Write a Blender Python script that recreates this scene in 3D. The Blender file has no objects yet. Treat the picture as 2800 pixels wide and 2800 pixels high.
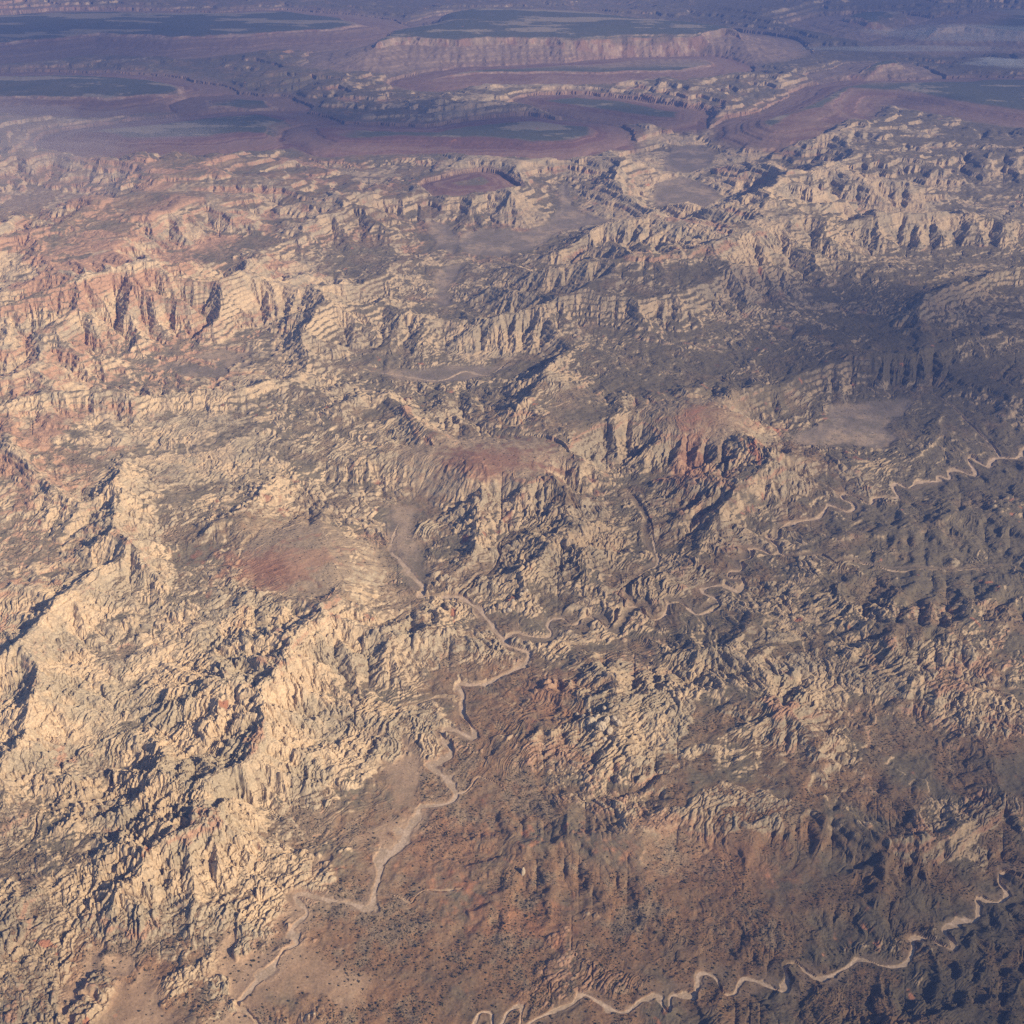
import bpy, bmesh, math, os, random
from mathutils import Vector, noise as mnoise
import numpy as np
from concurrent.futures import ThreadPoolExecutor
Q = 1.15
F = np.float32
C = bpy.context.scene.collection

# ------------------------------------------------------------------ camera, sky, sun, exposure
H, TH, FP = 4000.0, math.radians(33.0), 1098.0        # eye height, pitch, focal length in pixels of a 1024 frame
cam = bpy.data.cameras.new('camera'); co = bpy.data.objects.new('camera', cam); C.objects.link(co)
co.location = (0, 0, H); co.rotation_euler = (math.pi/2 - TH, 0, 0)
cam.sensor_width = 36; cam.lens = 36*FP/1024; cam.clip_start = 10; cam.clip_end = 400000
bpy.context.scene.camera = co
SUN_EL, SUN_AZ = math.radians(32), math.radians(119)   # azimuth clockwise from the view direction
w = bpy.data.worlds.new('World'); bpy.context.scene.world = w; w.use_nodes = True
nt = w.node_tree; sky = nt.nodes.new('ShaderNodeTexSky'); sky.sky_type = 'NISHITA'; sky.sun_disc = False
sky.sun_elevation = SUN_EL; sky.sun_rotation = SUN_AZ; sky.altitude = 1500
nt.links.new(sky.outputs[0], nt.nodes['Background'].inputs[0]); nt.nodes['Background'].inputs[1].default_value = 0.07
sl = bpy.data.lights.new('sun', 'SUN'); sl.energy = 5.0; sl.angle = math.radians(0.6); sl.color = (1, .83, .62)
so = bpy.data.objects.new('sun', sl); C.objects.link(so)
so.rotation_euler = (math.pi/2 - SUN_EL, 0, math.pi - SUN_AZ)
so.location = (8000, -4000, 9000)
sc = bpy.context.scene
sc.view_settings.view_transform = 'Standard'; sc.view_settings.look = 'None'; sc.view_settings.gamma = 1
sc.view_settings.exposure = 0.5
sc.render.engine = 'CYCLES'
sc.cycles.max_bounces = 3; sc.cycles.diffuse_bounces = 2; sc.cycles.volume_bounces = 0; sc.cycles.transparent_max_bounces = 64
sc.cycles.use_denoising = False

# ------------------------------------------------------------------ the sheet of terrain: vertices lie denser near, sparser far
K = 1932.0
sT, cT = math.sin(TH), math.cos(TH)
def at(X, Y, z=0.0):                                   # a point of the photo (in 1932ths) to the ground point at height z
    u = (X/K*1024-512)/FP; v = (512-Y/K*1024)/FP
    t = (z-H)/(-sT+v*cT)
    return u*t, (cT+v*sT)*t
def px(x, y, z=0.0):
    d = y*cT + (H-z)*sT
    return (512+FP*x/d)*K/1024, (512-FP*(y*sT-(H-z)*cT)/d)*K/1024
ys = [1750.0]
while ys[-1] < 37000:
    d = ys[-1]*cT + H*sT
    ys.append(ys[-1] + d/FP*(1.0+0.35*min(1, ys[-1]/15000))/Q)
ys = np.array(ys); NR = len(ys)
NC = int(1300*Q); ts = np.linspace(-650, 650, NC)
dep = ys*cT + H*sT
X = (ts[None, :]*(dep/FP)[:, None]).astype(F); Y = np.repeat(ys[:, None], NC, 1).astype(F)
S = np.repeat((dep/FP/Q)[:, None], NC, 1).astype(F)
U, V = px(X.astype(np.float64), Y.astype(np.float64)); U = U.astype(F); V = V.astype(F)
print('grid', NR, NC)

rng = np.random.RandomState(5)
ang = rng.rand(256*256)*2*math.pi
GX = np.cos(ang).astype(F); GY = np.sin(ang).astype(F); RN = rng.rand(256*256).astype(F); RM = rng.rand(256*256).astype(F)
def par(fn, *arrs):                                    # run fn over row blocks on the four cores
    nb = 16; n = arrs[0].shape[0]; cuts = [n*i//nb for i in range(nb+1)]
    with ThreadPoolExecutor(4) as ex:
        outs = list(ex.map(lambda k: fn(*[a[cuts[k]:cuts[k+1]] for a in arrs]), range(nb)))
    if isinstance(outs[0], tuple): return tuple(np.concatenate([o[i] for o in outs]) for i in range(len(outs[0])))
    return np.concatenate(outs)
def _noise(x, y):
    fx = np.floor(x); fy = np.floor(y); ix = fx.astype(np.int32); iy = fy.astype(np.int32); x = x-fx; y = y-fy
    ux = x*x*x*(x*(x*6-15)+10); uy = y*y*y*(y*(y*6-15)+10)
    a0 = ix & 255; a1 = (ix+1) & 255; b0 = (iy & 255) << 8; b1 = ((iy+1) & 255) << 8
    def g(i, px_, py_): return GX[i]*px_ + GY[i]*py_
    n0 = g(a0 | b0, x, y); n0 = n0 + ux*(g(a1 | b0, x-1, y)-n0)
    n1 = g(a0 | b1, x, y-1); n1 = n1 + ux*(g(a1 | b1, x-1, y-1)-n1)
    return (n0+uy*(n1-n0))*F(1.5)
def lod(lam, s): return np.clip((lam/s-2.0)/2.0, 0, 1)
def _fbm(x, y, s, lam, octv, gain=.5, seed=0, ridge=False):
    out = np.zeros_like(x); a = 1.0
    for o in range(octv):
        c, sn = math.cos(o*1.1+seed), math.sin(o*1.1+seed)
        n = _noise((x*c-y*sn)/F(lam)+F(seed*13.7+o*5.3), (x*sn+y*c)/F(lam)-F(seed*7.1+o*3.7))
        if ridge: n = 1-2*np.abs(n)*1.3
        out += F(a)*n*lod(lam, s); a *= gain; lam *= .5
    return out.astype(F)
def fbm(x, y, lam, octv, gain=.5, seed=0, ridge=False):
    return par(lambda a, b, c: _fbm(a, b, c, lam, octv, gain, seed, ridge), x, y, S)
def _vor(x, y, seed):
    x = x+F(seed*11.3); y = y+F(seed*5.9)
    fx = np.floor(x); fy = np.floor(y); ix = fx.astype(np.int32); iy = fy.astype(np.int32)
    f1 = np.full_like(x, 9); f2 = np.full_like(x, 9); cid = np.zeros_like(x)
    for i in (-1, 0, 1):
        for j in (-1, 0, 1):
            k = ((ix+i) & 255) | (((iy+j) & 255) << 8)
            dx = fx+i+.5+(RN[k]-.5)*.85-x; dy = fy+j+.5+(RM[k]-.5)*.85-y
            d = dx*dx+dy*dy
            m = d < f1
            f2 = np.where(m, f1, np.minimum(f2, d)); f1 = np.where(m, d, f1); cid = np.where(m, GX[k], cid)
    return np.sqrt(f1), np.sqrt(f2), cid
def knobs(x, y, lx, ly, rot, seed):                    # jointed rounded blocks: 0 in the cracks, up to 1 on the tops
    c, s = math.cos(rot), math.sin(rot)
    def f(a, b, sp):
        f1, f2, cid = _vor((a*c+b*s)/F(lx), (-a*s+b*c)/F(ly), seed)
        e = np.clip((f2-f1)*1.7, 0, 1)
        return (np.sqrt(e)*(0.62+0.38*cid)*lod(min(lx, ly)*1.2, sp)).astype(F)
    return par(f, x, y, S)
def sm(x, a, b):
    t = np.clip((x-a)/(b-a), 0, 1); return (t*t*(3-2*t)).astype(F)
def grad(h):
    hc = np.gradient(h, axis=1); hr = np.gradient(h, axis=0)
    xc = np.gradient(X, axis=1); xr = np.gradient(X, axis=0); yr = np.gradient(Y, axis=0)
    hx = hc/xc; hy = (hr-hx*xr)/yr
    return hx.astype(F), hy.astype(F)
def _gul(x, y, dx, dy, seed):
    fx = np.floor(x); fy = np.floor(y); ix = fx.astype(np.int32)+seed*37; iy = fy.astype(np.int32)
    px_ = x-fx; py_ = y-fy; va = np.zeros_like(x); wt = np.zeros_like(x)
    for i in (-1, 0, 1, 2):
        for j in (-1, 0, 1, 2):
            k = ((ix+i) & 255) | (((iy+j) & 255) << 8)
            ax = px_-i-RN[k]*.5+.25; ay = py_-j-RM[k]*.5+.25
            ww = np.exp(-(ax*ax+ay*ay)*2.2)
            va += np.cos((ax*dx+ay*dy)*6.283)*ww; wt += ww
    return va/wt
def gully(h, lam, seed):                               # flutes that run down the slope of h
    hx, hy = grad(h); g = np.sqrt(hx*hx+hy*hy)+1e-5
    dx, dy = -hy/g, hx/g
    r = par(lambda a, b, c, d, s: (_gul(a/F(lam), b/F(lam), c, d, seed)*lod(lam, s)).astype(F), X, Y, dx.astype(F), dy.astype(F), S)
    return r, g
wn_ = fbm(X, Y, 120, 4, .6, 96)
# domain warp shared by all drawn shapes, so no outline comes out straight
wx = fbm(X, Y, 900, 5, .55, 1); wy = fbm(X, Y, 900, 5, .55, 2)
WXs = (X+wx*60).astype(F); WYs = (Y+wy*60).astype(F)

def window(xs, ysv, R):
    r0 = np.searchsorted(ys, min(ysv)-R); r1 = np.searchsorted(ys, max(ysv)+R)
    if r1 <= r0: return None
    d0 = dep[r0]; d1 = dep[min(r1, NR)-1]
    lo = min((min(xs)-R)/d0, (min(xs)-R)/d1)*FP; hi = max((max(xs)+R)/d0, (max(xs)+R)/d1)*FP
    c0 = np.searchsorted(ts, lo); c1 = np.searchsorted(ts, hi)
    if c1 <= c0: return None
    return slice(r0, r1), slice(c0, c1)
def smooth_line(P, n=5):                               # Catmull-Rom through the points
    P = np.array(P, float); out = []
    Pp = np.vstack([2*P[0]-P[1], P, 2*P[-1]-P[-2]])
    for i in range(1, len(Pp)-2):
        for t in np.arange(n)/n:
            a, b, c, d = Pp[i-1:i+3]
            out.append(.5*((2*b)+(-a+c)*t+(2*a-5*b+4*c-d)*t*t+(-a+3*b-3*c+d)*t**3))
    out.append(P[-1]); return np.array(out)
def line_dist(P, R, D=None, val=None, VD=None, warped=False):   # min distance to a polyline into D; val: one number per point
    if D is None: D = np.full(X.shape, 1e6, F)
    for k in range(len(P)-1):
        a, b = P[k], P[k+1]
        wn = window((a[0], b[0]), (a[1], b[1]), R)
        if wn is None: continue
        gx = (WXs if warped else X)[wn]; gy = (WYs if warped else Y)[wn]
        vx, vy = b[0]-a[0], b[1]-a[1]; L = vx*vx+vy*vy+1e-6
        t = np.clip(((gx-a[0])*vx+(gy-a[1])*vy)/L, 0, 1)
        d = np.hypot(gx-a[0]-t*vx, gy-a[1]-t*vy)
        if val is not None:
            vv = val[k]+(val[k+1]-val[k])*t; m = d/vv < D[wn]
            D[wn] = np.where(m, d/vv, D[wn])
        else:
            D[wn] = np.minimum(D[wn], d)
    return D
def poly_sd(P, R=2500, rough=1.0):                     # signed distance, positive inside
    D = np.full(X.shape, -1e6, F)
    wn = window([p[0] for p in P], [p[1] for p in P], R)
    if wn is None: return D
    gx = (X+wx*60*rough)[wn]; gy = (Y+wy*60*rough)[wn]
    d = np.full(gx.shape, 1e9); ins = np.zeros(gx.shape, bool); n = len(P)
    for k in range(n):
        a, b = P[k], P[(k+1) % n]
        vx, vy = b[0]-a[0], b[1]-a[1]; L = vx*vx+vy*vy+1e-6
        t = np.clip(((gx-a[0])*vx+(gy-a[1])*vy)/L, 0, 1)
        d = np.minimum(d, (gx-a[0]-t*vx)**2+(gy-a[1]-t*vy)**2)
        c = (a[1] > gy) != (b[1] > gy)
        ins ^= c & (gx < (b[0]-a[0])*(gy-a[1])/(b[1]-a[1]+1e-9)+a[0])
    d = np.sqrt(d); D[wn] = np.where(ins, d, -d)
    return D
def W(pts, z=0.0): return [at(p[0], p[1], z) for p in pts]
def c2(*p): return [(621+a*.3393, 793.5+b*.3393) for a, b in p]
def c3(*p): return [(1242+a*.3571, 793.5+b*.3571) for a, b in p]
def c4(*p): return [(a*.3393, 1345.5+b*.3393) for a, b in p]
def c5(*p): return [(621+a*.3393, 1345.5+b*.3393) for a, b in p]
def c6(*p): return [(1242+a*.3571, 1345.5+b*.3571) for a, b in p]
def m1(*p): return [(a*.3393, 379.5+b*.3393) for a, b in p]
def m2(*p): return [(621+a*.3393, 379.5+b*.3393) for a, b in p]
def m3(*p): return [(1242+a*.3571, 379.5+b*.3571) for a, b in p]

# ------------------------------------------------------------------ washes
main = c2((385,580),(365,630),(345,690),(350,740),(385,765),(410,800),(450,850),(490,895),(525,930),(520,960),(505,985),(600,982),(740,990),(790,1025),(840,1050),(865,1090),(900,1130),(930,1180),(975,1220),(1000,1255),(1060,1275),(1115,1300),(1090,1350),(1040,1385),(930,1440),(880,1465),(800,1475),(715,1470),(745,1530),(740,1590),(745,1640)) + \
  c5((785,70),(810,115),(805,145),(770,130),(720,105),(670,92),(635,105),(635,150),(665,180),(680,215),(660,255),(600,275),(555,292),(580,320),(640,355),(675,400),(705,450),(690,490),(640,510),(570,518),(510,522),(492,560),(485,600),(440,650),(415,710),(380,760),(320,800),(285,835),(285,880),(262,960),(243,1050),(225,1083),(190,1088),(120,1060),(0,1045)) + \
  c4((1830,1045),(1740,1020),(1680,1010),(1640,1025),(1670,1060),(1705,1100),(1700,1130),(1650,1170),(1620,1210),(1640,1260),(1650,1290),(1590,1315),(1560,1350),(1520,1400),(1450,1470),(1400,1530),(1340,1600),(1325,1640),(1370,1665),(1410,1700),(1440,1750),(1440,1850))
east = c2((985,1210),(1015,1190),(1060,1185),(1110,1200),(1180,1210),(1220,1205),(1235,1180),(1215,1150),(1225,1120),(1270,1103),(1310,1110),(1340,1135),(1370,1140),(1410,1110),(1450,1097),(1490,1120),(1530,1150),(1560,1155),(1590,1120),(1595,1080),(1630,1050),(1680,1040),(1730,1050),(1755,1095),(1800,1115),(1850,1100),(1880,1060),(1885,1020)) + \
  c3((60,972),(120,970),(180,1015),(215,1030),(280,1010),(325,990),(310,950),(270,930),(235,910),(250,885),(330,875),(360,880),(400,900),(430,905),(448,870),(440,845),(370,832),(380,802),(420,800),(450,790),(440,755),(490,745),(495,700),(480,685),(550,690),(600,715),(640,700),(630,670),(570,620),(625,635),(650,580),(700,550),(790,530),(850,515),(885,470),(900,450),(950,465),(1000,485),(1040,465),(1020,440),(980,425),(970,400),(1000,395),(1060,420),(1120,450),(1140,415),(1200,410),(1265,410),(1245,370),(1240,340),(1270,335),(1300,355),(1330,360),(1370,330),(1430,325),(1475,325),(1475,300),(1500,300),(1540,310),(1535,275),(1580,265),(1640,290),(1680,290),(1640,220),(1650,200),(1700,230),(1740,245),(1760,215),(1800,200),(1890,205),(1932,155),(2000,90))
diag = c3((1800,190),(1760,130),(1700,80),(1640,20),(1550,-60),(1460,-130))
mid_e = c3((640,705),(700,735),(780,735),(860,725),(940,770),(1000,760),(1100,765),(1250,800),(1400,800),(1600,795),(1800,780))
north = c2((1638,1045),(1635,1020),(1605,990),(1640,940),(1690,900),(1760,850),(1820,810),(1830,770),(1810,720),(1800,650),(1780,560),(1730,470),(1650,390))
inner = c2((740,985),(800,930),(840,880),(900,850),(950,770),(960,700),(1000,660))
south = c5((1050,1790),(1110,1729),(1180,1690),(1260,1655),(1350,1620),(1390,1580),(1430,1570),(1500,1610),(1570,1650),(1640,1670),(1690,1640),(1750,1595),(1810,1575),(1850,1590)) + \
  c6((0,1500),(30,1560),(60,1580),(65,1500),(120,1495),(190,1490),(205,1440),(210,1385),(250,1378),(300,1400),(325,1450),(340,1490),(400,1490),(425,1440),(450,1405),(520,1420),(590,1450),(640,1475),(665,1460),(680,1400),(670,1350),(720,1330),(760,1350),(790,1380),(850,1410),(920,1385),(990,1350),(1050,1305),(1110,1315),(1180,1340),(1270,1340),(1320,1310),(1345,1250),(1345,1200),(1380,1190),(1430,1200),(1500,1235),(1550,1250),(1550,1220),(1510,1150),(1560,1110),(1620,1100),(1680,1095),(1690,1040),(1685,980),(1740,1000),(1810,1000),(1840,960),(1800,900),(1820,850),(1870,870),(1932,890),(2050,900))
loops = c5((800,1760),(830,1680),(870,1665),(905,1680),(910,1760),(960,1729),(990,1670),(1040,1635),(1070,1645),(1060,1740),(1050,1790))
trib = c2((370,1610),(430,1600),(500,1580),(560,1560),(600,1545),(660,1550),(735,1558))
trib2 = c5((705,452),(760,440),(800,400),(830,365),(870,370),(930,395),(990,430))
upper = m2((175,955),(330,965),(450,980),(560,1000),(650,995),(760,950),(880,975),(960,930),(1000,900))
trib3 = c5((250,1010),(330,1010),(400,1030),(460,1060),(490,1020),(550,990),(640,990),(740,985))
west = [(5,1640),(20,1635),(50,1610),(70,1580),(78,1545),(110,1535),(140,1520),(195,1500),(215,1470),(217,1440),(245,1433)]
far_l = [(0,125),(60,130),(110,134),(150,137),(180,135),(240,140),(265,134),(300,138),(305,146),(340,148),(380,155),(440,158)]
washes = [(main, 9, 1.5, 'main'), (east, 5.0, 1.7, 'east'), (diag, 3.5, 1, 'diag'), (mid_e, 2.5, 1, 'mid_e'), (north, 2.6, 1.3, 'north'), (inner, 2.4, .6, 'inner'),
          (south, 7.0, 1.4, 'south'), (loops, 6, 1.0, 'loops'), (trib, 5, .6, 'trib'), (trib2, 4, .6, 'trib2'), (upper, 4.5, 1.5, 'upper'),
          (trib3, 2.5, .4, 'trib3'), (west, 4.0, .6, 'west')]
WD = np.full(X.shape, 1e6, F)         # distance to a wash in half-widths
VALLEY = np.full(X.shape, 1e6, F)     # metres to a wash, scaled by valley size
WID = np.zeros(X.shape, np.int8)
r2 = random.Random(3)
for wi, (P, wpx, vs, nm) in enumerate(washes):
    L = smooth_line(P, 4)
    hw = []
    for i, p in enumerate(L):
        t = (4000/(sT-(512-p[1]/K*1024)/FP*cT))/ (FP*K/1024)       # metres per 1932th there
        k = 1+.22*math.sin(i*.7)+.18*math.sin(i*.23+2)
        if nm == 'main' and 1570 < p[1] < 1625 and 715 < p[0] < 790: k = 2.1
        e0 = min(1, (i+1)/14) if nm in ('main', 'upper', 'trib', 'trib3', 'west') else 1
        e1 = min(1, (len(L)-i)/14) if nm in ('north', 'inner', 'upper', 'trib2', 'mid_e', 'diag', 'west') else 1
        hw.append(max(wpx*.5*t*k*min(e0, e1), 1.2))
    LW = [at(p[0], p[1]) for p in L]
    before = WD.copy()
    line_dist(LW, 160, WD, hw)
    WID[(WD < before) & (WD < 1)] = wi+1
    line_dist(LW, 420*vs, VALLEY, [vs]*len(LW), warped=True)

# ------------------------------------------------------------------ hand-read tables of cover and of light tone, 12 x 12 over the photographed ground
def table(rows, smoothn=1):
    T = np.array([[int(c) for c in r.split()] for r in rows], F)/9
    jx = U + fbm(X, Y, 500, 4, .6, 11)*55; jy = V + fbm(X, Y, 500, 4, .6, 12)*45
    a = np.clip(jx/K*12-.5, 0, 10.999); b = np.clip(jy/K*12-.5, 0, 10.999)
    i = a.astype(int); j = b.astype(int); a = a-i; b = b-j; a = a*a*(3-2*a); b = b*b*(3-2*b)
    return ((T[j, i]*(1-a)+T[j, i+1]*a)*(1-b)+(T[j+1, i]*(1-a)+T[j+1, i+1]*a)*b).astype(F)
ROCK = table(['4 4 3 3 3 3 3 3 3 3 3 3','4 4 2 3 5 6 6 7 5 6 5 3','6 6 6 6 5 6 6 8 8 6 7 6','8 8 7 8 6 6 6 6 6 6 6 6','8 7 7 6 6 6 5 5 5 5 4 4','8 7 7 6 6 4 6 5 5 5 4 3',
              '7 7 6 4 5 6 5 5 5 5 4 4','7 7 7 6 6 6 5 4 5 5 5 5','8 8 8 7 6 5 4 7 5 5 6 6','6 7 7 6 3 2 3 4 3 3 3 3','6 7 6 5 2 2 2 3 2 2 2 2','6 4 6 4 1 2 3 2 1 1 2 1'])
REDT = table(['5 4 4 4 3 4 4 4 2 2 2 1','6 5 4 4 4 4 4 4 4 4 2 2','6 6 5 5 5 4 3 3 2 2 2 2','5 5 5 4 4 4 4 4 3 3 2 2','4 4 4 4 4 3 4 3 3 3 3 3','5 4 3 4 5 7 5 4 4 5 3 3',
              '5 5 5 6 5 5 4 4 5 4 4 3','5 4 3 5 6 6 5 5 4 4 4 5','5 3 4 4 5 7 7 5 5 6 5 6','5 5 5 6 7 7 6 6 7 6 6 5','5 6 6 7 7 7 7 7 7 6 5 5','6 8 7 8 8 7 7 7 6 5 5 4'])
LIGHT_TONE = table(['7 4 3 4 3 4 5 5 3 3 3 4','9 6 4 4 5 6 6 6 5 5 4 3','9 8 7 6 5 5 5 6 7 6 5 5','9 9 8 8 6 6 5 5 5 4 4 4','9 9 8 7 7 6 5 4 4 3 3 3','9 9 8 8 7 6 6 4 5 4 4 3',
              '9 9 8 8 8 6 4 3 3 4 4 4','9 9 9 9 8 7 6 5 4 4 4 5','9 9 9 9 7 6 6 6 5 5 5 5','7 7 8 8 8 7 6 6 4 4 4 3','6 7 8 8 7 6 5 5 4 3 2 2','4 6 7 7 5 4 4 4 3 2 2 1'])  # broad brightness: hazy light at left, shade towards the lower right
KNOB = table(['0 0 0 0 0 0 0 0 0 0 0 0','0 0 0 0 0 1 1 2 1 2 1 0','2 2 2 1 1 2 3 3 3 3 3 3','2 2 2 2 4 5 4 3 5 4 4 3','3 3 3 5 5 6 5 4 4 4 4 3','3 4 6 7 6 6 8 7 8 7 4 3',
              '3 5 6 6 7 8 8 8 8 6 4 4','5 6 7 7 8 9 8 6 6 6 4 4','7 8 9 8 8 7 5 8 6 6 5 6','8 8 9 8 8 5 5 6 5 4 4 3','8 9 9 8 6 5 4 5 5 4 3 2','8 9 9 8 5 4 4 4 4 4 3 2'])
AMP = table(['4 4 3 3 3 3 3 3 3 4 4 4','4 4 3 3 4 5 5 5 4 4 3 2','6 6 5 5 5 5 5 6 6 5 5 5','8 8 8 7 6 6 6 6 6 6 6 6','7 7 7 6 6 6 6 6 6 5 5 5','7 8 7 7 6 4 6 6 6 6 5 5',
             '7 8 6 4 6 7 7 7 6 5 5 5','7 8 6 6 6 6 5 5 5 5 5 5','8 8 8 7 5 3 4 4 5 5 5 5','8 7 7 5 3 2 2 3 3 3 3 4','7 7 7 4 1 1 1 1 2 3 4 5','6 5 5 3 1 1 1 2 4 5 6 6'])

# ------------------------------------------------------------------ large forms
far = sm(Y, 5500, 12000)
M = fbm(X, Y, 3800, 3, .5, 21)*(22+40*far) + 34+40*far
M *= np.clip(.25+1.2*AMP, .3, 1.05)*(1-far)+far
FLAT = np.zeros(X.shape, F)            # 1 where rock relief is suppressed
OBJ = np.zeros(X.shape, np.int16)      # which landform a vertex belongs to
CLF = np.zeros(X.shape, F); TAL = np.zeros(X.shape, F)
PURP = np.zeros(X.shape, F)            # shale slopes
names = []
def hill(x, y, peak, w_, h_, flat=0.0, p=2.0):
    """rounded rise seen centred at (x, y) of the photo, w_ x h_ half size"""
    global M, FLAT
    uu, vv = px(*at(x, y, peak*.7), 0.0)
    q = ((U-uu)/w_)**2+((V-vv)/h_)**2
    q = q*(1+.35*wx)
    g = np.exp(-q**(p/2)).astype(F); M += peak*g
    if flat: FLAT = np.maximum(FLAT, flat*sm(g, .3, .75))
def mesa(nm, P, z, talus, cliff=.45, rough=1.0, cw=60, shale=0.0, flat=1.0, base=60, lbl=None, cat='mesa'):
    global M, FLAT, PURP, CLF, TAL
    sd = poly_sd(W(P, z), talus*1.6+600, rough)
    t = sm(sd, -talus, 0)
    t = np.where(sd < 0, np.clip((sd+talus)/talus, 0, 1)**1.5, 1)
    prof = (1-cliff)*t + cliff*sm(sd, -5, cw)
    tgt = base+(z-base)*prof
    k = sm(sd, -talus*1.05, -talus*.6)
    M = np.where(sd > -talus*1.1, np.maximum(M*(1-k)+base*k, tgt), M).astype(F)
    top = sm(sd, cw*.3, cw*1.5)
    FLAT = np.maximum(FLAT, np.maximum(flat*top, .93*k if shale or cliff > .2 else 0))
    if cliff > .12:
        CLF = np.maximum(CLF, sm(sd, -40, -5)*(1-sm(sd, cw*.9, cw*1.4))); TAL = np.maximum(TAL, k*(1-sm(sd, -30, 10)))
    if shale: PURP = np.maximum(PURP, shale*k*(1-top))
    if lbl:
        names.append((nm, lbl, cat)); OBJ[(sd > -talus*.75)] = len(names)
    return sd
# far escarpments
sdA = mesa('mesa', [(700,74),(760,67),(860,70),(960,66),(1060,68),(1150,66),(1250,64),(1330,62),(1375,50),(1402,57),(1398,46),(1340,38),(1200,26),(1100,14),(900,8),(820,22),(780,30),(740,50)], 470, 1500, .36, 2.2, 110,
     lbl='long flat-topped mesa whose fluted cream cliff runs along the top middle of the view')
mesa('mesa', [(1585,26),(1620,17),(1700,15),(1760,20),(1800,30),(1770,36),(1700,33),(1640,36)], 380, 1300, .4, 2.0, 100,
     lbl='dark blue-shaded mesa with notched reddish cliffs near the top right corner')
mesa('mesa', [(1755,52),(1830,47),(1900,52),(2080,60),(2080,8),(1860,10),(1790,30)], 430, 1300, .4, 2.0, 110,
     lbl='large hazy mesa wall veiled by thin cloud at the right edge below the top corner')
mesa('butte', [(1606,124),(1638,117),(1662,108),(1690,107),(1708,117),(1690,117),(1662,121),(1636,127)], 330, 900, .33, 1.2, 60, cat='butte',
     lbl='isolated red butte with a broken pink crown standing on a dark skirt of scree')
mesa('bench', [(0,80),(183,62),(340,68),(475,60),(640,52),(700,44),(640,30),(520,18),(350,22),(180,18),(100,20),(-100,30),(-100,86)], 300, 1500, .2, 2.0, 90, shale=.6, cat='plateau',
     lbl='dark plateau edge in blue haze crossing the upper left of the view')
mesa('bench', [(-100,176),(60,180),(200,184),(300,176),(345,170),(340,160),(280,148),(150,138),(-100,140)], 230, 1000, .22, 1.6, 70, shale=.8, cat='plateau',
     lbl='purple bench with a thin pale rim under the tan trail line at upper left')
mesa('bench', [(380,186),(430,182),(495,186),(520,196),(460,200),(400,198)], 170, 700, .2, 1.4, 60, shale=.8, cat='plateau',
     lbl='small pale-rimmed bench between the purple bench and the strata, upper left')
mesa('ridge', [(150,250),(240,236),(330,226),(480,212),(560,222),(590,240),(500,250),(380,258),(260,262)], 190, 800, .08, 1.6, 80, shale=1, cat='ridge',
     lbl='smooth purple shale ridge above the cream ledges, left of the green-topped one')
mesa('ridge', [(600,238),(700,246),(820,246),(930,230),(1000,226),(1110,236),(1125,252),(1060,266),(1000,270),(900,258),(760,258),(640,262)], 180, 750, .08, 1.6, 80, shale=1, cat='ridge',
     lbl='smooth shale ridge with a dark green top above the cream ledges, top centre')
mesa('ridge', [(840,344),(900,330),(925,345),(900,352),(860,352)], 130, 420, .1, 1.2, 50, shale=.9, cat='ridge', lbl='low rust-red spur below the green-topped shale ridge')
mesa('ridge', [(1020,185),(1100,180),(1200,196),(1290,210),(1280,222),(1180,214),(1100,204)], 150, 600, .08, 1.6, 60, shale=.9, cat='ridge',
     lbl='long low purple mound among white ledges under the main mesa')
mesa('bench', [(820,146),(900,138),(1000,136),(1100,138),(1200,134),(1290,134),(1345,122),(1335,110),(1200,112),(1100,120),(1000,126),(900,130)], 170, 900, .15, 1.6, 60, shale=.8, cat='plateau',
     lbl='pale green bench at the foot of the long fluted mesa')
mesa('plateau', [(1431,232),(1456,241),(1474,238),(1499,219),(1528,212),(1560,209),(1563,200),(1588,180),(1617,165),(1700,168),(1780,182),(1850,196),(1932,206),(2080,216),(2080,150),(1900,146),(1760,150),(1631,152),(1599,161),(1545,186),(1506,211),(1456,221)], 230, 800, .1, 1.3, 70, shale=.85, cat='plateau',
     lbl='green-topped tongue plateau with smooth red slopes and a straight road, upper right')
# near landforms
def landform(nm, lbl, cat, P, z): 
    sd = poly_sd(W(P, z), 400, 1.0); names.append((nm, lbl, cat)); OBJ[sd > 0] = len(names); return sd
hill(905, 875, 150, 190, 62, .9, 3)
hill(1090, 800, 70, 90, 60, .3)
hill(1010, 740, 70, 60, 40)
hill(1320, 800, 185, 140, 54, .75, 3)
hill(1450, 880, 70, 60, 60)
hill(575, 1065, 105, 155, 95, .9, 3)
hill(700, 1150, 30, 110, 60, .4)
hill(1240, 940, 30, 150, 50)
hill(1420, 370, 120, 190, 40); hill(1600, 260, 130, 140, 35); hill(1400,170,90,120,18)
hill(700, 420, 120, 140, 40); hill(330, 400, 130, 160, 45, .3); hill(500, 350, 90, 90, 25,.5)
hill(150, 600, 120, 130, 40); hill(300, 560, 120, 130, 40); hill(1080, 600, 110, 70, 30); hill(980, 640, 90, 70, 28)
hill(1500, 440, 150, 220, 28); hill(1300, 520, 90, 200, 24); hill(1800, 450, 120, 140, 24)
hill(1640, 720, 90, 120, 30); hill(1260, 560, 60, 120, 20)
hill(250, 1000, 60, 70, 80); hill(100, 1150, 60, 130, 70); hill(60, 1330, 60, 100, 90)
hill(420, 1330, 45, 110, 90); hill(500, 1230, 45, 90, 60); hill(300, 1650, 50, 120, 80); hill(250, 1480, 45, 140, 60)
hill(1700, 1250, 35, 200, 90); hill(1500, 1380, 40, 120, 80); hill(1150, 1400, 35, 110, 90)
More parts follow.
